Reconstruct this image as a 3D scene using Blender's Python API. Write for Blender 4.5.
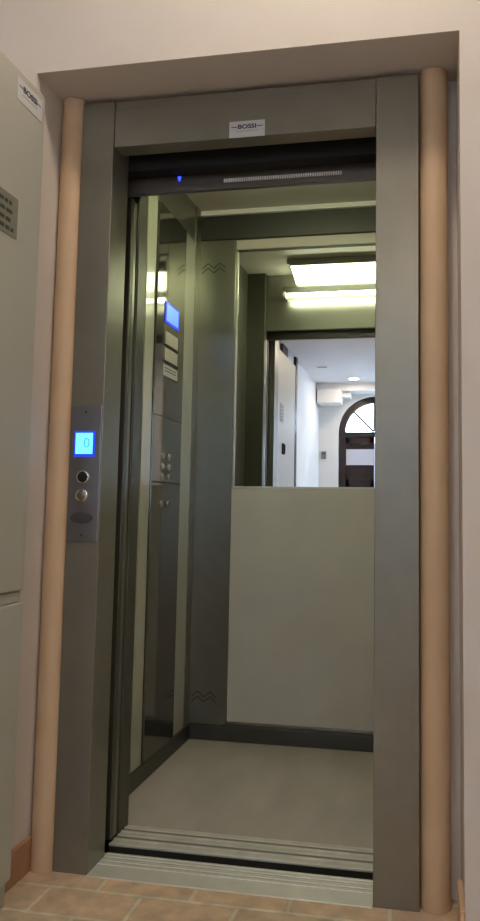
import bpy, bmesh, math, random
from mathutils import Matrix, Vector
random.seed(3)
S = bpy.context.scene
for o in list(bpy.data.objects): bpy.data.objects.remove(o)
COL = S.collection

# ------------------------------------------------------------ camera
CY, CP, CR = 0.1844, 0.0890, 0.0141            # yaw, pitch, roll
c, s = math.cos(CY), math.sin(CY)
r = Vector((c, s, 0)); fw = Vector((-s, c, 0)); up = Vector((0, 0, 1))
fw2 = fw*math.cos(CP) + up*math.sin(CP); up2 = up*math.cos(CP) - fw*math.sin(CP)
r3 = r*math.cos(CR) + up2*math.sin(CR); u3 = up2*math.cos(CR) - r*math.sin(CR)
cam = bpy.data.objects.new('camera', bpy.data.cameras.new('camera')); COL.objects.link(cam)
m = Matrix((r3, u3, -fw2)).transposed().to_4x4(); m.translation = Vector((0.9512, -2.0333, 1.0291))
cam.matrix_world = m
cam.data.sensor_fit = 'VERTICAL'; cam.data.sensor_height = 36
cam.data.lens = 740*36/921
cam.data.shift_x = -(293.2-240)/921
cam.data.shift_y = (443.5-460.5)/921
cam.data.clip_start = 0.02
S.camera = cam

# ------------------------------------------------------------ world, exposure
W = bpy.data.worlds.new('sky'); S.world = W; W.use_nodes = True
bg = W.node_tree.nodes['Background']
bg.inputs[0].default_value = (0.62, 0.78, 1.0, 1); bg.inputs[1].default_value = 6.0
S.view_settings.view_transform = 'Standard'; S.view_settings.look = 'None'
S.view_settings.gamma = 1; S.view_settings.use_curve_mapping = False
S.view_settings.exposure = 0.0

def lamp(name, kind, loc, energy, color, rot=(0, 0, 0), **kw):
    d = bpy.data.lights.new(name, kind); d.energy = energy; d.color = color
    for k, v in kw.items(): setattr(d, k, v)
    o = bpy.data.objects.new(name, d); COL.objects.link(o); o.location = loc; o.rotation_euler = rot
    return o
WARM = (1.0, 0.85, 0.67)
P_NEAR, P_HALL, P_DAY, P_SIDE = 17.5, 12.0, 22.0, 58.0
ZHI, YHI = 3.40, -2.45                        # higher ceiling over the space in front of the lift
NEAR = (0.75, -0.74, ZHI-.008)
HALL = [(0.95, -3.1, 2.742), (-0.03, -4.95, 2.742)]  # first is unseen, added for warm fill; second shows in the mirror
lamp('ceiling_lamp_glow', 'AREA', (NEAR[0], NEAR[1], ZHI-.062), P_NEAR, WARM, shape='DISK', size=0.26)
for q, e in zip(HALL, (1.6*P_HALL, .6*P_HALL)): lamp('downlight_glow', 'AREA', (q[0], q[1], 2.735), e, WARM, shape='DISK', size=0.11)
# daylight through the fanlight of the street door
lamp('daylight', 'AREA', (0.187, -6.1, 2.35), P_DAY, (0.6, 0.76, 1.0), (math.radians(84), 0, 0), shape='RECTANGLE', size=0.9, size_y=0.7)
# added blue light outside an unseen side window, brightening the hall
lamp('added_daylight', 'AREA', (2.08, -4.9, 1.65), P_SIDE, (0.50, 0.70, 1.0), (0, math.radians(90), 0), shape='RECTANGLE', size=1.2, size_y=1.1)

# ------------------------------------------------------------ materials
def mat(name, col, rough=.6, metal=0., noise=0., scale=30., emit=None, estr=0., bump=0., bscale=None, stretch=None, coat=0., spec=None):
    M = bpy.data.materials.new(name); M.use_nodes = True
    nt = M.node_tree; b = nt.nodes['Principled BSDF']
    b.inputs['Base Color'].default_value = (*col, 1); b.inputs['Roughness'].default_value = rough
    b.inputs['Metallic'].default_value = metal
    if coat: b.inputs['Coat Weight'].default_value = coat
    if spec is not None: b.inputs['Specular IOR Level'].default_value = spec
    tc = nt.nodes.new('ShaderNodeTexCoord'); mp = nt.nodes.new('ShaderNodeMapping')
    nt.links.new(tc.outputs['Object'], mp.inputs[0])
    if stretch: mp.inputs['Scale'].default_value = stretch
    if noise:
        n = nt.nodes.new('ShaderNodeTexNoise'); n.inputs['Scale'].default_value = scale; n.inputs['Detail'].default_value = 6
        nt.links.new(mp.outputs[0], n.inputs['Vector'])
        rp = nt.nodes.new('ShaderNodeMapRange'); rp.inputs[1].default_value = .25; rp.inputs[2].default_value = .75
        rp.inputs[3].default_value = 1-noise; rp.inputs[4].default_value = 1+noise
        nt.links.new(n.outputs[0], rp.inputs[0])
        mx = nt.nodes.new('ShaderNodeVectorMath'); mx.operation = 'SCALE'; mx.inputs[0].default_value = col
        nt.links.new(rp.outputs[0], mx.inputs['Scale']); nt.links.new(mx.outputs[0], b.inputs['Base Color'])
    if bump:
        n2 = nt.nodes.new('ShaderNodeTexNoise'); n2.inputs['Scale'].default_value = bscale or scale
        nt.links.new(mp.outputs[0], n2.inputs['Vector'])
        bp = nt.nodes.new('ShaderNodeBump'); bp.inputs['Strength'].default_value = bump; bp.inputs['Distance'].default_value = .002
        nt.links.new(n2.outputs[0], bp.inputs['Height']); nt.links.new(bp.outputs[0], b.inputs['Normal'])
    if emit:
        b.inputs['Emission Color'].default_value = (*emit, 1); b.inputs['Emission Strength'].default_value = estr
    return M
PLASTER = mat('plaster', (.68, .62, .565), .85, noise=.03, scale=5, bump=.25, bscale=60)
CEILP = mat('ceiling_paint', (.66, .64, .64), .9, noise=.02, scale=4)
CREAM = mat('hall_paint', (.66, .64, .62), .85, noise=.02, scale=4)
PIPE = mat('peach_paint', (.62, .43, .265), .5, noise=.06, scale=7)
STEEL = mat('painted_grey_steel', (.245, .233, .19), .36, .55, noise=.06, scale=12)
STEEL2 = mat('satin_steel', (.36, .35, .30), .34, .9, noise=.05, scale=10)
POLISH = mat('polished_steel', (.17, .165, .135), .07, .9, noise=.05, scale=8)
CORNER = mat('corner_steel', (.27, .265, .22), .3, .9, noise=.06, scale=8)
DARKST = mat('dark_steel', (.085, .083, .075), .4, .7)
BLACK = mat('matte_black', (.008, .008, .008), .7)
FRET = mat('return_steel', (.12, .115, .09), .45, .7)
GROOVE = mat('groove_metal', (.22, .215, .20), .5, .5)
TRANS = mat('transom_steel', (.16, .15, .135), .35, .6)
TEETH = mat('bright_white', (.85, .85, .80), .5)
LAM = mat('pale_laminate', (.56, .52, .45), .42, noise=.06, scale=5)
ALU = mat('aluminium', (.74, .73, .68), .42, .5, noise=.08, scale=14)
ALUD = mat('worn_aluminium', (.62, .60, .54), .42, .4, noise=.15, scale=14)
RUBBER = mat('grey_floor_covering', (.39, .35, .315), .45, noise=.16, scale=5, stretch=(1.3, .45, 1))
CAB = mat('cabinet_enamel', (.47, .46, .40), .38, noise=.02, scale=3)
TERRA = mat('terracotta_skirting', (.42, .225, .13), .5, noise=.12, scale=12)
SKIRTR = mat('pale_skirting', (.62, .42, .26), .5, noise=.08, scale=12)
BUTTON = mat('brushed_button', (.34, .30, .25), .3, .9)
PAPER = mat('white_label', (.60, .60, .60), .5)
INK = mat('ink', (.05, .05, .10), .6)
CHROME = mat('chrome', (.75, .72, .66), .15, 1.)
PLATE = mat('panel_plate', (.30, .30, .33), .3, .85, noise=.04, scale=20)
BADGE = mat('grey_badge', (.06, .055, .06), .5)
WOOD = mat('dark_wood', (.022, .012, .012), .4, noise=.3, scale=9, stretch=(4, 4, .6))
WHITEP = mat('white_sheet', (.5, .5, .56), .6)
SCREEN = mat('display_screen', (.1, .3, .7), .3, emit=(.10, .55, 1.0), estr=2.2)
GLYPH = mat('display_digit', (.05, .1, .3), .3, emit=(.05, .30, .95), estr=1.5)
BEZEL = mat('display_bezel', (.01, .02, .4), .3, emit=(.02, .05, 1.0), estr=.9)
BLUEREF = mat('reflected_blue_glow', (.0, .0, .6), .3, emit=(.03, .06, 1.0), estr=3.)
TUBE = mat('lamp_tube', (1, 1, .9), .4, emit=(.95, 1.0, .68), estr=17.)
DIFF = mat('lamp_diffuser', (.9, .9, .8), .4, emit=(.95, 1.0, .62), estr=11.)
SPOTE = mat('downlight_lens', (1, 1, 1), .4, emit=(1.0, .93, .8), estr=6.)
HAZE = mat('building_render', (.62, .64, .68), .9)
MIR = mat('mirror_silver', (.93, .95, .93), .0, 1.)
GLASS = bpy.data.materials.new('window_glass'); GLASS.use_nodes = True
g = GLASS.node_tree.nodes['Principled BSDF']; g.inputs['Transmission Weight'].default_value = 1; g.inputs['Roughness'].default_value = 0; g.inputs['IOR'].default_value = 1.0

def tiles():
    M = bpy.data.materials.new('cotto_tiles'); M.use_nodes = True; nt = M.node_tree; b = nt.nodes['Principled BSDF']
    tc = nt.nodes.new('ShaderNodeTexCoord'); mp = nt.nodes.new('ShaderNodeMapping'); mp.inputs['Location'].default_value = (.065, .075, 0)
    nt.links.new(tc.outputs['Object'], mp.inputs[0])
    br = nt.nodes.new('ShaderNodeTexBrick'); br.inputs['Scale'].default_value = 1
    br.inputs['Brick Width'].default_value = .26; br.inputs['Row Height'].default_value = .13; br.inputs['Mortar Size'].default_value = .0065
    br.inputs['Mortar Smooth'].default_value = .4
    br.inputs['Color1'].default_value = (.56, .40, .27, 1); br.inputs['Color2'].default_value = (.48, .37, .26, 1); br.inputs['Mortar'].default_value = (.58, .52, .42, 1)
    nt.links.new(mp.outputs[0], br.inputs['Vector'])
    n = nt.nodes.new('ShaderNodeTexNoise'); n.inputs['Scale'].default_value = 16; n.inputs['Detail'].default_value = 6
    nt.links.new(tc.outputs['Object'], n.inputs['Vector'])
    mr = nt.nodes.new('ShaderNodeMapRange'); mr.inputs[1].default_value = .3; mr.inputs[2].default_value = .7; mr.inputs[3].default_value = .75; mr.inputs[4].default_value = 1.25
    nt.links.new(n.outputs[0], mr.inputs[0])
    v = nt.nodes.new('ShaderNodeVectorMath'); v.operation = 'SCALE'
    nt.links.new(br.outputs['Color'], v.inputs[0]); nt.links.new(mr.outputs[0], v.inputs['Scale']); nt.links.new(v.outputs[0], b.inputs['Base Color'])
    b.inputs['Roughness'].default_value = .55
    bp = nt.nodes.new('ShaderNodeBump'); bp.inputs['Strength'].default_value = .4; bp.inputs['Distance'].default_value = .003; bp.invert = True
    nt.links.new(br.outputs['Fac'], bp.inputs['Height']); nt.links.new(bp.outputs[0], b.inputs['Normal'])
    return M
TILES = tiles()

# ------------------------------------------------------------ mesh helpers
def box(bm, x0, x1, y0, y1, z0, z1, bev=0.):
    g = bmesh.ops.create_cube(bm, size=1)['verts']
    bmesh.ops.scale(bm, vec=(x1-x0, y1-y0, z1-z0), verts=g)
    bmesh.ops.translate(bm, vec=((x0+x1)/2, (y0+y1)/2, (z0+z1)/2), verts=g)
    if bev:
        es = list({e for v in g for e in v.link_edges})
        bmesh.ops.bevel(bm, geom=es, offset=bev, segments=2, affect='EDGES', profile=.5)
def cyl(bm, p, axis, rad, h, n=32, bev=0., r2=None):
    """cylinder starting at p and running h along axis"""
    g = bmesh.ops.create_cone(bm, cap_ends=True, segments=n, radius1=rad, radius2=rad if r2 is None else r2, depth=h)['verts']
    bmesh.ops.translate(bm, vec=(0, 0, h/2), verts=g)
    if bev:
        es = [e for e in {e for v in g for e in v.link_edges} if abs(e.verts[0].co.z-e.verts[1].co.z) < 1e-6 and e.verts[0].co.z > h/2]
        r_ = bmesh.ops.bevel(bm, geom=es, offset=bev, segments=2, affect='EDGES', profile=.5)
        g = list(set([v for v in g if v.is_valid] + r_['verts']))
    q = Vector((0, 0, 1)).rotation_difference(Vector(axis)).to_matrix()
    bmesh.ops.rotate(bm, matrix=q, verts=g, cent=(0, 0, 0)); bmesh.ops.translate(bm, vec=p, verts=g)
def prism(bm, pts, plane, a, b):
    """polygon pts extruded; plane 'xz' along y from a to b, 'yz' along x"""
    def P(u, v, w): return (u, w, v) if plane == 'xz' else ((w, u, v) if plane == 'yz' else (u, v, w))
    A = [bm.verts.new(P(u, v, a)) for u, v in pts]; B = [bm.verts.new(P(u, v, b)) for u, v in pts]
    bm.faces.new(A); bm.faces.new(B[::-1]); n = len(pts)
    for i in range(n): bm.faces.new((A[i], B[i], B[(i+1) % n], A[(i+1) % n]))
    bmesh.ops.recalc_face_normals(bm, faces=bm.faces)
def obj(name, bm, m, parent=None, smooth=False):
    bmesh.ops.recalc_face_normals(bm, faces=bm.faces)
    me = bpy.data.meshes.new(name); bm.to_mesh(me); bm.free(); me.materials.append(m)
    if smooth:
        for p in me.polygons: p.use_smooth = True
        try: me.set_sharp_from_angle(angle=math.radians(35))
        except Exception: pass
    o = bpy.data.objects.new(name, me); COL.objects.link(o)
    if parent: o.parent = parent; o.matrix_parent_inverse = Matrix.Translation(-parent_loc(parent))
    return o
def parent_loc(p):
    # parts keep their mesh in world coordinates; only the Empties are placed
    return Vector(p.location) if p.data is None else Vector((0, 0, 0))
def bx(name, m, dims, parent=None, bev=0.):
    bm = bmesh.new(); box(bm, *dims, bev=bev); return obj(name, bm, m, parent)
def cy(name, m, p, axis, rad, h, parent=None, bev=0., n=32, r2=None):
    bm = bmesh.new(); cyl(bm, p, axis, rad, h, n=n, bev=bev, r2=r2); return obj(name, bm, m, parent, True)
def st(o): o['kind'] = 'structure'; return o
def tag(o, label, cat, group=None):
    o['label'] = label; o['category'] = cat
    if group: o['group'] = group
    return o
def thing(name, loc, label, cat, group=None):
    o = bpy.data.objects.new(name, None); COL.objects.link(o); o.location = loc; o.empty_display_size = .05
    return tag(o, label, cat, group)
def sthing(name, loc):
    o = bpy.data.objects.new(name, None); COL.objects.link(o); o.location = loc; o.empty_display_size = .05
    return st(o)
def text(name, body, size, m, loc, rot, parent=None, ex=.0004, sx=1., off=0.):
    cu = bpy.data.curves.new(name, 'FONT'); cu.body = body; cu.size = size; cu.extrude = ex; cu.align_x = 'CENTER'; cu.align_y = 'CENTER'; cu.offset = size*off
    t = bpy.data.objects.new('tmp_text', cu); COL.objects.link(t)
    dg = bpy.context.evaluated_depsgraph_get(); me = bpy.data.meshes.new_from_object(t.evaluated_get(dg))
    bpy.data.objects.remove(t)
    from mathutils import Euler
    me.transform(Matrix.Translation(loc) @ Euler(rot).to_matrix().to_4x4() @ Matrix.Diagonal((sx, 1, 1, 1)))
    me.materials.clear(); me.materials.append(m); me.name = name
    o = bpy.data.objects.new(name, me); COL.objects.link(o)
    if parent: o.parent = parent; o.matrix_parent_inverse = Matrix.Translation(-parent_loc(parent))
    return o

# ------------------------------------------------------------ dimensions
XW0, XW1 = -.177, 1.028          # niche sides
YW = -.150                       # face of the corridor wall
ZSOF = 2.288                     # niche soffit
ZC = 2.75                        # corridor ceiling
XL, XR = -.104, .920             # door frame
ZO, ZT = 2.124, 2.272
HX0, HX1, HY = -.58, 1.9, -5.6   # hall
CX0, CX1 = -.127, .905           # car inside
YF, YB, CZ = .335, 1.265, 2.437

# ------------------------------------------------------------ setting
bm = bmesh.new()                 # one slab that runs round the threshold into the niche corners
prism(bm, [(HX0-.1, HY-.3), (HX1+.1, HY-.3), (HX1+.1, .14), (.8, .14), (.8, -.006), (0, -.006), (0, .14), (HX0-.1, .14)], 'xy', -.12, 0)
st(obj('floor', bm, TILES))
bm = bmesh.new(); box(bm, HX0-.1, HX1+.1, HY-.3, YHI, ZC, ZC+.1); box(bm, HX0-.1, HX1+.1, YHI-.1, YHI, ZC+.1, ZHI+.1); box(bm, HX0-.1, HX1+.1, YHI, YW+.3, ZHI, ZHI+.1)
st(obj('ceiling', bm, CEILP))
bm = bmesh.new()                 # lift wall with the door niche cut out, one piece
box(bm, HX0-.1, XW0, YW, .14, -.0, ZHI); box(bm, XW1, HX1+.1, YW, .14, 0, ZHI); box(bm, XW0, XW1, YW, .14, ZSOF, ZHI)
bmesh.ops.remove_doubles(bm, verts=bm.verts, dist=1e-5)
st(obj('wall_lift', bm, PLASTER))
bm = bmesh.new()                 # niche back beside the frame
box(bm, XW0, XL-.0005, .083, .13, 0, ZSOF); box(bm, XR+.0005, XW1, .083, .13, 0, ZSOF)
st(obj('wall_niche', bm, PLASTER))
st(bx('wall_left', CREAM, (HX0-.1, HX0, HY, YW, 0, ZHI)))
bm = bmesh.new()
WY0, WY1, WZ0, WZ1 = -5.5, -4.3, 1.0, 2.3
box(bm, HX1, HX1+.1, HY, WY0, 0, ZC); box(bm, HX1, HX1+.1, WY1, YW, 0, ZHI); box(bm, HX1, HX1+.1, WY0, WY1, 0, WZ0); box(bm, HX1, HX1+.1, WY0, WY1, WZ1, ZC)
st(obj('wall_right', bm, CREAM))
wn = sthing('added_window_1', (HX1, -4.9, WZ0))  # unseen window, added to let blue light into the hall
bm = bmesh.new()
for y in (WY0, (WY0+WY1)/2-.025, WY1-.05): box(bm, HX1+.03, HX1+.07, y, y+.05, WZ0, WZ1)
for z in (WZ0, WZ1-.05): box(bm, HX1+.03, HX1+.07, WY0, WY1, z, z+.05)
obj('window_frame', bm, WOOD, wn)
bx('pane', GLASS, (HX1+.048, HX1+.052, WY0+.05, WY1-.05, WZ0+.05, WZ1-.05), wn)
# street wall with the arched doorway
AX, AR, AZ = .187, .497, 2.11
bm = bmesh.new()
arc = [(AX+AR*math.cos(math.radians(a)), AZ+AR*math.sin(math.radians(a))) for a in range(180, -1, -6)]
outer = [(HX0-.1, 0), (HX0-.1, ZC), (AX, ZC), (HX1+.1, ZC), (HX1+.1, 0)]
half = len(arc)//2
prism(bm, [(HX0-.1, 0), (AX-AR, 0)] + arc[:half+1] + [(AX, ZC), (HX0-.1, ZC)], 'xz', HY-.3, HY)
prism(bm, [(HX1+.1, 0), (AX+AR, 0)] + arc[half:][::-1] + [(AX, ZC), (HX1+.1, ZC)], 'xz', HY-.3, HY)
st(obj('wall_street', bm, CREAM))
# downstand beam with a stepped bracket at its end
bm = bmesh.new()
box(bm, HX0, HX1, HY, HY+.3, 2.64, ZC); box(bm, HX0+.02, -.24, HY, HY+.36, 2.47, 2.66, .01); box(bm, -.26, -.12, HY, HY+.22, 2.56, 2.66, .01)
st(obj('trim_1', bm, CREAM))
# skirtings in the niche
bm = bmesh.new(); box(bm, XW0, XW0+.011, YW-.0, -.005, 0, .092, .002); st(obj('baseboard_left', bm, TERRA))
bm = bmesh.new(); box(bm, XW1-.012, XW1, YW-.01, -.005, 0, .094, .002); st(obj('baseboard_right', bm, SKIRTR))
# lift shaft round the car
bm = bmesh.new()
box(bm, -.7, -.6, .14, 1.6, -.3, 3.0); box(bm, 1.4, 1.5, .14, 1.6, -.3, 3.0); box(bm, -.7, 1.5, 1.6, 1.7, -.3, 3.0)
box(bm, -.7, 1.5, .14, 1.7, 3.0, 3.1); box(bm, -.7, 1.5, .0, 1.7, -.4, -.3); box(bm, -.7, 1.5, .0, .14, 2.80, 3.1); box(bm, -.7, 1.5, -.1, 0, -.4, -.12)
st(obj('wall_shaft', bm, BLACK))

# doorway in the left hall wall, only its top shows over the cabinet
d2 = sthing('door_2', (HX0, -3.25, 0))
bm = bmesh.new(); box(bm, HX0, HX0+.035, -3.09, -2.83, 0, 2.74, .003); box(bm, HX0, HX0+.05, -3.60, -3.50, 0, 2.74, .003); obj('door_frame', bm, WOOD, d2)
bx('door_leaf', WHITEP, (HX0, HX0+.02, -3.50, -3.09, 0, 2.74), d2)

# street door
d1 = sthing('door_1', (AX, HY-.1, 0))
YD0, YD1 = HY-.13, HY-.07
def ring(bm, r0, r1, a0, a1, y0, y1, n=40):
    pts = [(AX+r1*math.cos(math.radians(a0+(a1-a0)*i/n)), AZ+r1*math.sin(math.radians(a0+(a1-a0)*i/n))) for i in range(n+1)]
    pin = [(AX+r0*math.cos(math.radians(a0+(a1-a0)*i/n)), AZ+r0*math.sin(math.radians(a0+(a1-a0)*i/n))) for i in range(n+1)]
    for i in range(n):
        prism(bm, [pts[i], pts[i+1], pin[i+1], pin[i]], 'xz', y0, y1)
RI = .405
bm = bmesh.new(); ring(bm, RI, AR+.004, 0, 180, YD0, YD1)
box(bm, AX-AR, AX-RI, YD0, YD1, 0, AZ); box(bm, AX+RI, AX+AR, YD0, YD1, 0, AZ); box(bm, AX-AR, AX+AR, YD0, YD1+.01, AZ-.065, AZ+.005)
bmesh.ops.remove_doubles(bm, verts=bm.verts, dist=1e-5)
obj('door_frame', bm, WOOD, d1)
bm = bmesh.new()
for a in (45, 90, 135):
    ca, sa = math.cos(math.radians(a)), math.sin(math.radians(a)); w = .014
    prism(bm, [(AX+ca*.02-sa*w, AZ+sa*.02+ca*w), (AX+ca*RI-sa*w, AZ+sa*RI+ca*w), (AX+ca*RI+sa*w, AZ+sa*RI-ca*w), (AX+ca*.02+sa*w, AZ+sa*.02-ca*w)], 'xz', YD0+.015, YD1-.01)
obj('glazing_bar', bm, WOOD, d1)
bm = bmesh.new(); prism(bm, [(AX+RI*math.cos(math.radians(a)), AZ+RI*math.sin(math.radians(a))) for a in range(0, 181, 5)], 'xz', YD0+.027, YD0+.031)
obj('fanlight_pane', bm, GLASS, d1)
for sgn in (-1, 1):
    x0, x1 = (AX-RI, AX-.003) if sgn < 0 else (AX+.003, AX+RI)
    bm = bmesh.new(); box(bm, x0, x1, YD0+.01, YD0+.035, .0, AZ-.065)
    for z0, z1 in ((.02, .16), (.78, .9), (1.0+.32, 1.46), (1.95, AZ-.065)): box(bm, x0, x1, YD0+.03, YD1-.005, z0, z1, .004)
    box(bm, x0, x0+.06, YD0+.03, YD1-.005, 0, AZ-.065, .004); box(bm, x1-.06, x1, YD0+.03, YD1-.005, 0, AZ-.065, .004)
    box(bm, x0+.09, x1-.09, YD0+.03, YD0+.045, .2, .74, .006); box(bm, x0+.09, x1-.09, YD0+.03, YD0+.045, .94, 1.28, .006)
    lf = obj('door_leaf', bm, WOOD, d1)
bm = bmesh.new(); cyl(bm, (AX-.03, YD1-.008, 1.05), (0, 1, 0), .008, .05); box(bm, AX-.13, AX-.02, YD1+.032, YD1+.046, 1.04, 1.06, .004); obj('door_handle', bm, CHROME, d1)
# sheet of paper fixed to the street door, read only in the mirror
n = tag(bx('paper_notice', WHITEP, (-.205, .180, YD1-.004, YD1-.002, 1.655, 1.875)), 'white paper notice on the dark arched street door, seen in the mirror', 'notice')
# render of the house across the street
bm = bmesh.new(); box(bm, -4, 4, HY-3.2, HY-3.0, 0, 3.0); h = obj('house_facade', bm, HAZE)
h['kind'] = 'structure'; h.name = 'wall_across_street'
st(bx('floor_street', HAZE, (-4, 4, HY-3.2, HY-.3, -.12, -.02)))

# ------------------------------------------------------------ niche pipes
cy('corner_pipe', PIPE, (-.1403, .015, 0), (0, 0, 1), .0355, ZSOF-.002, n=48)
tag(bpy.data.objects['corner_pipe'], 'peach painted round pipe in the left corner of the niche, beside the call panel', 'pipe', 'painted pipes beside the lift frame')
p2 = cy('corner_pipe', PIPE, (.961, .040, 0), (0, 0, 1), .0405, ZSOF-.002, n=48)
tag(p2, 'peach painted round pipe in the right corner of the niche', 'pipe', 'painted pipes beside the lift frame')

# ------------------------------------------------------------ landing door frame
fr = thing('door_frame', (.408, .05, 0), 'grey painted steel frame around the open lift doorway', 'door frame')
bm = bmesh.new(); box(bm, XL, 0, 0, .118, 0, ZT, .002); obj('jamb', bm, STEEL, fr)
bm = bmesh.new(); box(bm, .8, XR, 0, .118, 0, ZT, .002); obj('jamb', bm, STEEL, fr)
bm = bmesh.new(); box(bm, .0015, .7985, .001, .062, ZO, 2.245, .002); box(bm, .0015, .7985, .006, .062, 2.243, ZT, .001); obj('lintel', bm, STEEL, fr)

# label on the lintel
def brand_label(name, loc, rot, label, w=.108, h=.05):
    e = thing(name, loc, label, 'label')
    from mathutils import Euler
    R = Euler(rot).to_matrix().to_4x4(); T = Matrix.Translation(loc)
    def put(o):
        o.data.transform(T @ R); return o
    bm = bmesh.new(); box(bm, -w/2, w/2, -h/2, h/2, 0, .0008); sh = obj('sheet', bm, PAPER, e); put(sh)
    t = text('lettering', 'BOSSI', h*.36, INK, (0, h*.14, .0011), (0, 0, 0), e, sx=1.25, off=.03); put(t)
    for sx in (-1, 1):
        bm = bmesh.new(); box(bm, sx*w*.36-.009, sx*w*.36+.009, h*.12, h*.17, .0006, .0012); put(obj('dash', bm, INK, e))
    bm = bmesh.new()
    for i in range(13): box(bm, -w*.3+i*w*.046, -w*.3+i*w*.046+w*.026, -h*.16, -h*.09, .0006, .0011)
    d = obj('small_print', bm, mat('faded_ink', (.35, .35, .36), .6), e); put(d)
    return e
brand_label('maker_label', (.420, -.0006, 2.1475), (math.pi/2, 0, 0), 'small white BOSSI label stuck on the steel lintel over the lift doorway')

# landing sill
ls = thing('landing_sill', (.4, .07, 0), 'worn aluminium threshold with grooves in front of the lift', 'threshold')
bm = bmesh.new(); box(bm, .001, .799, -.006, .138, -.03, .003, .001)
for y in (.066, .088, .112, .130): box(bm, .002, .798, y-.0025, y+.0025, .003, .0048)
obj('sill_plate', bm, ALU, ls)
bm = bmesh.new()
for y in (.074, .099): box(bm, .0025, .7975, y, y+.007, .0025, .0034)
obj('guide_groove', bm, ALUD, ls)

# landing door, slid open into the pocket: only its edge shows
ld = thing('landing_door', (-.22, .155, 0), 'steel landing door slid open behind the left jamb, only its edge showing', 'sliding door')
bm = bmesh.new(); box(bm, -.43, -.022, .125, .150, .008, 2.10, .003); obj('door_panel', bm, FRET, ld)
bm = bmesh.new(); box(bm, -.46, -.034, .158, .176, .008, 2.10, .003); obj('door_panel', bm, FRET, ld)
bm = bmesh.new(); box(bm, -.46, .86, .122, .178, 2.104, 2.2); obj('hanger_track', bm, BLACK, ld)

# ------------------------------------------------------------ call panel on left jamb
cp = thing('call_panel', (-.052, -.003, 1.127), 'narrow steel call panel with blue display and two buttons on the left jamb', 'call panel')
bm = bmesh.new(); box(bm, -.0985, -.004, -.004, 0, .926, 1.329, .0015); obj('face_plate', bm, PLATE, cp)
ds = bx('display', BEZEL, (-.086, -.021, -.0065, -.004, 1.176, 1.252), cp, .001)
bx('screen', SCREEN, (-.0815, -.0275, -.0072, -.0065, 1.184, 1.246), ds)
text('digit', '0', .042, GLYPH, (-.046, -.0075, 1.215), (math.pi/2, 0, 0), ds)
cyl_ = lambda n, m, x, z, y0, h_, r_, par, bev=0: cy(n, m, (x, y0, z), (0, -1, 0), r_, h_, par, bev)
b1 = cyl_('button_ring', CHROME, -.055, 1.116, -.004, .004, .0195, cp, .0015); b1['label'] = 'chrome ring around the black button'
cyl_('button_cap', BLACK, -.055, 1.116, -.008, .0025, .0155, b1, .001)
b2 = cyl_('button_ring', CHROME, -.056, 1.062, -.004, .005, .019, cp, .002)
cyl_('button_cap', BUTTON, -.056, 1.062, -.009, .004, .0135, b2, .0015)
bm = bmesh.new(); prism(bm, [(-.0545+.036*math.cos(a*math.pi/16), .996+.0165*math.sin(a*math.pi/16)) for a in range(32)], 'xz', -.0058, -.004); obj('badge', bm, BADGE, cp)
for z in (1.308, .946): cyl_('screw', DARKST, -.053, z, -.004, .0012, .0035, cp)

# ------------------------------------------------------------ lift car
car = thing('lift_car', (.39, .8, 0), 'open lift cabin with steel corners, pale laminate panels and grey floor', 'lift car')
def cbx(name, m, dims, bev=0., par=None): return bx(name, m, dims, par or car, bev)
cbx('floor_panel', RUBBER, (CX0, CX1, YF, YB, -.02, .001))
cbx('side_wall', STEEL2, (CX0-.03, CX0, YF, YB+.02, -.02, CZ+.03))
cbx('side_wall', STEEL2, (CX1, CX1+.03, YF, YB+.02, -.02, CZ+.03))
cbx('back_wall', STEEL2, (CX0-.03, CX1+.03, YB, YB+.03, -.02, CZ+.03))
cbx('ceiling_panel', LAM, (CX0-.03, CX1+.03, YF-.14, YB+.03, CZ, CZ+.03))
# front returns, transom
bm = bmesh.new(); box(bm, CX0-.03, -.019, .268, .337, -.02, CZ, .002); box(bm, CX0-.03, -.022, .262, .270, 0, CZ, .001); obj('front_return', bm, FRET, car)
bm = bmesh.new(); box(bm, .82, CX1+.03, .262, .337, -.02, CZ, .002); obj('front_return', bm, STEEL2, car)
cbx('dark_gap_fill', BLACK, (-.45, .86, .196, .258, 2.126, 2.40))  # black box put in as the darkness of the gap above the transom
tr = cbx('transom', TRANS, (-.45, .86, .192, .212, 2.058, 2.125), .003); tr['label'] = 'dark steel transom over the cabin doorway'
it = cbx('transom_lining', STEEL2, (-.019, .82, .262, .285, 2.098, CZ), .002)
bm = bmesh.new()
for i in range(52):
    x = .297+i*.0074; box(bm, x, x+.0044, .1865, .192, 2.0775, 2.0885)
vg = obj('vent_grille', bm, TEETH, tr); vg['label'] = 'row of fine white bars for light through the vent slots'  # white bars paint the cabin light showing through the slots
bm = bmesh.new(); prism(bm, [(.140, 2.108), (.151, 2.108), (.149, 2.099), (.146, 2.092), (.142, 2.099)], 'xz', .189, .192); obj('blue_reflection', bm, BLUEREF, tr)  # glowing blue patch put in for a display's reflection on the steel
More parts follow.
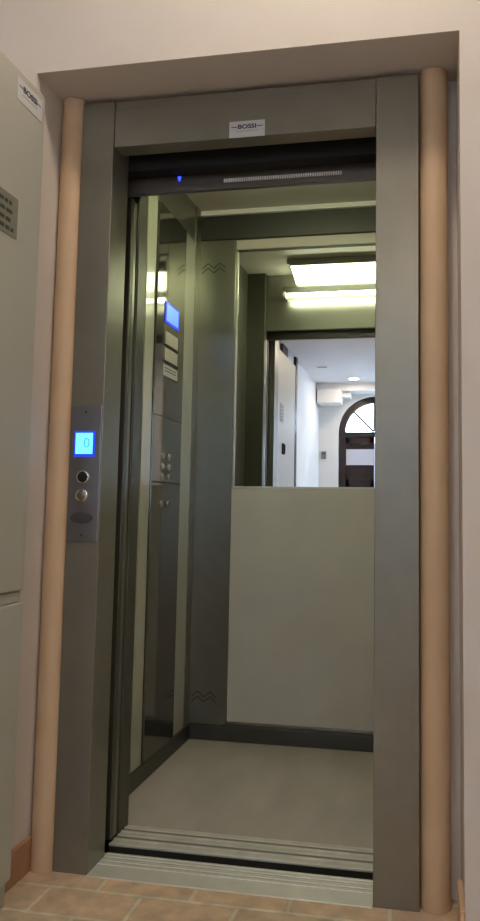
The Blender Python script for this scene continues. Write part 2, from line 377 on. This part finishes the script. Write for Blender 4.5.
# pale side-wall strips and panels
LAMW = mat('pale_laminate_side', (.45, .435, .34), .3, noise=.06, scale=5, coat=.8)
LAMW.node_tree.nodes['Principled BSDF'].inputs['Coat Roughness'].default_value = .04
cbx('wall_panel', LAMW, (CX0, CX0+.004, .600, .692, .067, 2.30))
cbx('wall_panel', LAMW, (CX0, CX0+.004, 1.035, 1.178, .067, 2.262))
cbx('wall_panel', LAMW, (CX1-.004, CX1, .60, 1.178, .067, 2.262))
cbx('corner_post', CORNER, (CX0, CX0+.006, 1.178, 1.262, .067, CZ))
cbx('wall_panel', LAM, (.053, CX1-.19, 1.255, YB, .085, 1.120), .002)
cbx('wall_panel', LAM, (.053, CX1-.19, 1.255, YB, 2.246, 2.292), .002)
def chev(bm, z, y, x0=-.112, w=.0285, n=5):
    for k, dz in enumerate((0, .022)):
        for i in range(n-1):
            xa = x0+i*w; za, zb = (z, z+.024) if i % 2 == 0 else (z+.024, z)
            za += dz; zb += dz; t = .0038
            prism(bm, [(xa, za), (xa+w, zb), (xa+w, zb+t*1.6), (xa, za+t*1.6)], 'xz', y-.0015, y)
for x0, x1, cxo in ((CX0, .052, -.112), (CX1-.185, CX1, .735)):
    q = cbx('corner_panel', CORNER, (x0, x1, 1.252, YB, .067, 2.296), .002)
    bm = bmesh.new(); chev(bm, 2.135, 1.252, cxo); v = obj('vent_pattern', bm, DARKST, q); v['label'] = 'dark zigzag vent slots'
    bm = bmesh.new(); chev(bm, .160, 1.252, cxo); v = obj('vent_pattern', bm, DARKST, q); v['label'] = 'dark zigzag vent slots'
cbx('top_band', DARKST, (CX0, CX1, 1.250, YB, 2.298, 2.413), .002)
cbx('cove_trim', TEETH, (CX0, CX1, 1.235, YB, 2.414, CZ), .001)
sk = cbx('skirting', DARKST, (CX0, CX1, 1.240, 1.252, 0.001, .067), .002)
cbx('skirting', DARKST, (CX0, CX0+.014, YF+.003, 1.240, .001, .067), .002)
cbx('skirting', DARKST, (CX1-.014, CX1, YF+.003, 1.240, .001, .067), .002)
# cabin sill
bm = bmesh.new(); box(bm, -.020, .819, .200, .335, -.03, .002, .002)
for y in (.228, .258, .283, .312): box(bm, -.019, .818, y-.004, y+.003, .002, .005)
sl = obj('cabin_sill', bm, ALUD, car)
bm = bmesh.new()
for y in (.236, .290): box(bm, -.018, .817, y, y+.012, .0015, .0026)
obj('guide_groove', bm, GROOVE, sl)
bm = bmesh.new(); box(bm, -.02, .819, .190, .200, -.003, .004, .001); obj('sill_nosing', bm, ALU, sl)
bx('gap_shade_strip', DARKST, (-.02, .819, .191, .199, -.12, -.003), sl)  # dark strip put in as the shade inside the threshold gap

# cabin door slid open
cd = thing('cabin_door', (-.2, .23, 0), 'telescopic cabin door slid open at the left, showing two narrow edges', 'sliding door')
bm = bmesh.new(); box(bm, -.45, -.021, .205, .226, .006, 2.054, .003); obj('door_panel', bm, FRET, cd)
bm = bmesh.new(); box(bm, -.44, -.024, .233, .257, .006, 2.054, .003); obj('door_panel', bm, CORNER, cd)

# mirror
mr = thing('wall_mirror', (.386, 1.262, 1.68), 'large mirror on the cabin back wall reflecting the hall and lamps', 'mirror')
bx('mirror_glass', MIR, (.064, .716, 1.2615, YB-.0005, 1.132, 2.236), mr)
bm = bmesh.new()
box(bm, .057, .064, 1.257, YB, 1.122, 2.245); box(bm, .716, .723, 1.257, YB, 1.122, 2.245); box(bm, .057, .723, 1.257, YB, 1.122, 1.132)
obj('mirror_frame', bm, ALUD, mr)
bx('top_edge', DARKST, (.057, .723, 1.257, YB, 2.236, 2.245), mr)

# ------------------------------------------------------------ cabin lamps
cl = thing('ceiling_light_panel', (.42, .43, CZ), 'bright rectangular light diffuser in the cabin ceiling, seen in the mirror', 'ceiling light')
bm = bmesh.new(); prism(bm, [(.330, CZ-.002), (.330, 2.362), (.555, 2.418), (.555, CZ-.002)], 'yz', .17, .70); obj('diffuser', bm, DIFF, cl)
bm = bmesh.new(); box(bm, .155, .1695, .320, .566, CZ-.03, CZ); box(bm, .7005, .715, .320, .566, CZ-.03, CZ); box(bm, .1695, .7005, .5555, .566, 2.398, CZ); box(bm, .1695, .7005, .320, .3295, 2.350, CZ)
obj('light_frame', bm, STEEL2, cl)
tl = thing('tube_lamp', (.42, .36, 2.29), 'glowing fluorescent tube above the cabin doorway, seen in the mirror', 'lamp')
bx('lamp_housing', DARKST, (.09, .78, .285, .345, 2.297, 2.345), tl, .003)
cy('tube', TUBE, (.115, .372, 2.284), (1, 0, 0), .0125, .64, tl, n=20)
bm = bmesh.new(); cyl(bm, (.098, .372, 2.284), (1, 0, 0), .014, .018, n=20); box(bm, .098, .112, .285, .380, 2.274, 2.308, .002); obj('lamp_holder', bm, ALU, tl)
bm = bmesh.new(); cyl(bm, (.754, .372, 2.284), (1, 0, 0), .014, .018, n=20); box(bm, .758, .772, .285, .380, 2.274, 2.308, .002); obj('lamp_holder', bm, ALU, tl)

# ------------------------------------------------------------ car control panel
op = thing('car_control_panel', (CX0, .85, 1.4), 'tall polished steel control panel with blue display on the left cabin wall', 'control panel')
X = CX0+.012
bx('face_plate', POLISH, (CX0, X, .697, 1.028, .069, 2.262), op, .002)
bx('seam', DARKST, (X, X+.0006, .699, 1.026, 1.395, 1.399), op)
bx('seam', DARKST, (X, X+.0006, .699, 1.026, 1.128, 1.133), op)
dp = bx('display', BEZEL, (X, X+.004, .785, .945, 1.785, 1.873), op, .001)
bx('screen', mat('car_screen', (.2, .4, .8), .3, emit=(.10, .28, .95), estr=1.0), (X+.004, X+.0048, .797, .934, 1.794, 1.865), dp)
for z0, z1 in ((1.700, 1.752), (1.632, 1.682)):
    q = bx('sign_plate', LAM, (X, X+.0015, .800, .945, z0, z1), op)
    bx('plate_edge', BLACK, (X+.0015, X+.0022, .775, .955, z0-.011, z0-.004), q)
q = bx('notice_plate', PAPER, (X, X+.0015, .785, .950, 1.560, 1.612), op)
bx('plate_edge', BLACK, (X+.0015, X+.0022, .785, .950, 1.560, 1.566), q)
bm = bmesh.new()
for zz in (1.586, 1.598): box(bm, X+.0015, X+.002, .80, .93, zz, zz+.004)
obj('small_print', bm, INK, q)
for z in (1.238, 1.196, 1.155, 1.045):
    for y in (.805, .885):
        q = cy('button_ring', CHROME, (X, y, z), (1, 0, 0), .014, .004, op, .001, n=20)
        cy('button_cap', DARKST if (z < 1.1 and y > .85) else PLATE, (X+.004, y, z), (1, 0, 0), .0105, .002, q, n=20)
cy('screw', CHROME, (X, .885, 2.19), (1, 0, 0), .004, .0015, op, n=12)

# ------------------------------------------------------------ control cabinet on the left
KX, KY0, KY1, KZ = -.115, -1.225, -.195, 2.188
kb = thing('control_cabinet', (-.33, (KY0+KY1)/2, 0), 'tall pale grey enamelled cabinet standing against the wall left of the lift', 'cabinet')
bx('cabinet_body', CAB, (HX0+.01, KX-.016, KY0, KY1, .0, KZ), kb, .003)
bm = bmesh.new(); box(bm, KX-.015, KX, KY0+.003, KY1-.006, .806, KZ-.010, .004); du = obj('door', bm, CAB, kb)
bm = bmesh.new(); box(bm, KX-.015, KX, KY0+.003, KY1-.003, .070, .774, .004); obj('door', bm, CAB, kb)
bx('plinth', BLACK, (HX0+.03, KX+.002, KY0+.01, KY1-.10, .0, .02), kb)
bx('rail', CAB, (HX0+.03, KX-.006, KY0+.006, KY1-.010, .7775, .8025), kb)
bm = bmesh.new(); box(bm, KX, KX+.012, -.775, -.710, 1.43, 1.51, .003); box(bm, KX+.010, KX+.02, -.75, -.735, 1.44, 1.50, .003); obj('handle', bm, BLACK, du)
brand_label('maker_label', (KX+.0006, -.283, 2.1255), (math.pi/2, 0, math.pi/2), 'white BOSSI label at the top corner of the grey cabinet', .125, .062)
SIGN = mat('olive_sign', (.22, .22, .17), .45)
sg = thing('information_sign', (KX, -.42, 1.77), 'dark olive sign with lines of writing on the grey cabinet', 'sign')
bx('sign_plate', SIGN, (KX, KX+.0015, -.52, -.316, 1.722, 1.83), sg)
bm = bmesh.new()
for k, z in enumerate((1.808, 1.785, 1.762, 1.740)):
    y = -.51
    while y < -.345:
        w = random.uniform(.012, .03); box(bm, KX+.0015, KX+.002, y, min(y+w, -.33), z-.006, z+.004); y += w+.006
obj('lettering', bm, mat('sign_ink', (.05, .055, .05), .6), sg)
sg2 = thing('warning_sign', (KX, -.68, 1.73), 'pale grey sign with faint lettering on the cabinet door, seen in the mirror', 'sign')
bx('sign_plate', mat('grey_sign', (.36, .37, .38), .5), (KX, KX+.0015, -.755, -.625, 1.66, 1.80), sg2)
bm = bmesh.new()
for z in (1.775, 1.75, 1.725, 1.70, 1.68): box(bm, KX+.0015, KX+.002, -.745, -.635+random.uniform(-.03, 0), z-.004, z+.004)
obj('lettering', bm, mat('grey_ink', (.15, .15, .16), .6), sg2)

# ------------------------------------------------------------ hall fittings
def downlight(loc, label):
    e = thing('downlight', loc, label, 'ceiling light', 'recessed downlights in the hall ceiling')
    bm = bmesh.new(); bmesh.ops.create_cone(bm, cap_ends=False, segments=32, radius1=.060, radius2=.043, depth=.008)
    bmesh.ops.solidify(bm, geom=bm.faces[:], thickness=.004); bmesh.ops.translate(bm, vec=(loc[0], loc[1], ZC-.006), verts=bm.verts); obj('trim_ring', bm, ALU, e)
    cy('lens', SPOTE, (loc[0], loc[1], ZC-.006), (0, 0, 1), .040, .004, e)
    return e
downlight(HALL[1], 'round downlight before the street door beam, seen in the mirror')
downlight(HALL[0], 'added unseen downlight filling the hall with warm light')
el = thing('ceiling_lamp', NEAR, 'flat round lamp on the high ceiling in front of the lift', 'ceiling light')
bm = bmesh.new(); cyl(bm, (NEAR[0], NEAR[1], ZHI-.03), (0, 0, 1), .16, .03, n=40); obj('lamp_base', bm, ALU, el, True)
bm = bmesh.new(); cyl(bm, (NEAR[0], NEAR[1], ZHI-.058), (0, 0, 1), .135, .028, n=40, r2=.15); obj('lamp_shade', bm, SPOTE, el, True)
ic = thing('intercom', (-.50, HY, 1.78), 'small grey intercom box on the wall beside the arched door, seen in the mirror', 'intercom')
bx('case', mat('intercom_grey', (.16, .16, .17), .5), (-.54, -.475, HY, HY+.03, 1.735, 1.84), ic, .004)
bx('speaker_slot', BLACK, (-.528, -.487, HY+.03, HY+.031, 1.80, 1.815), ic)
cv = thing('ceiling_vent', (-.34, -4.19, ZC), 'narrow slotted vent in the hall ceiling, seen in the mirror', 'vent')
bx('vent_plate', ALU, (-.41, -.27, -4.21, -4.16, ZC-.006, ZC), cv, .002)
bm = bmesh.new()
for i in range(3): box(bm, -.40, -.28, -4.203+i*.015, -4.197+i*.015, ZC-.007, ZC-.006)
obj('slot', bm, DARKST, cv)
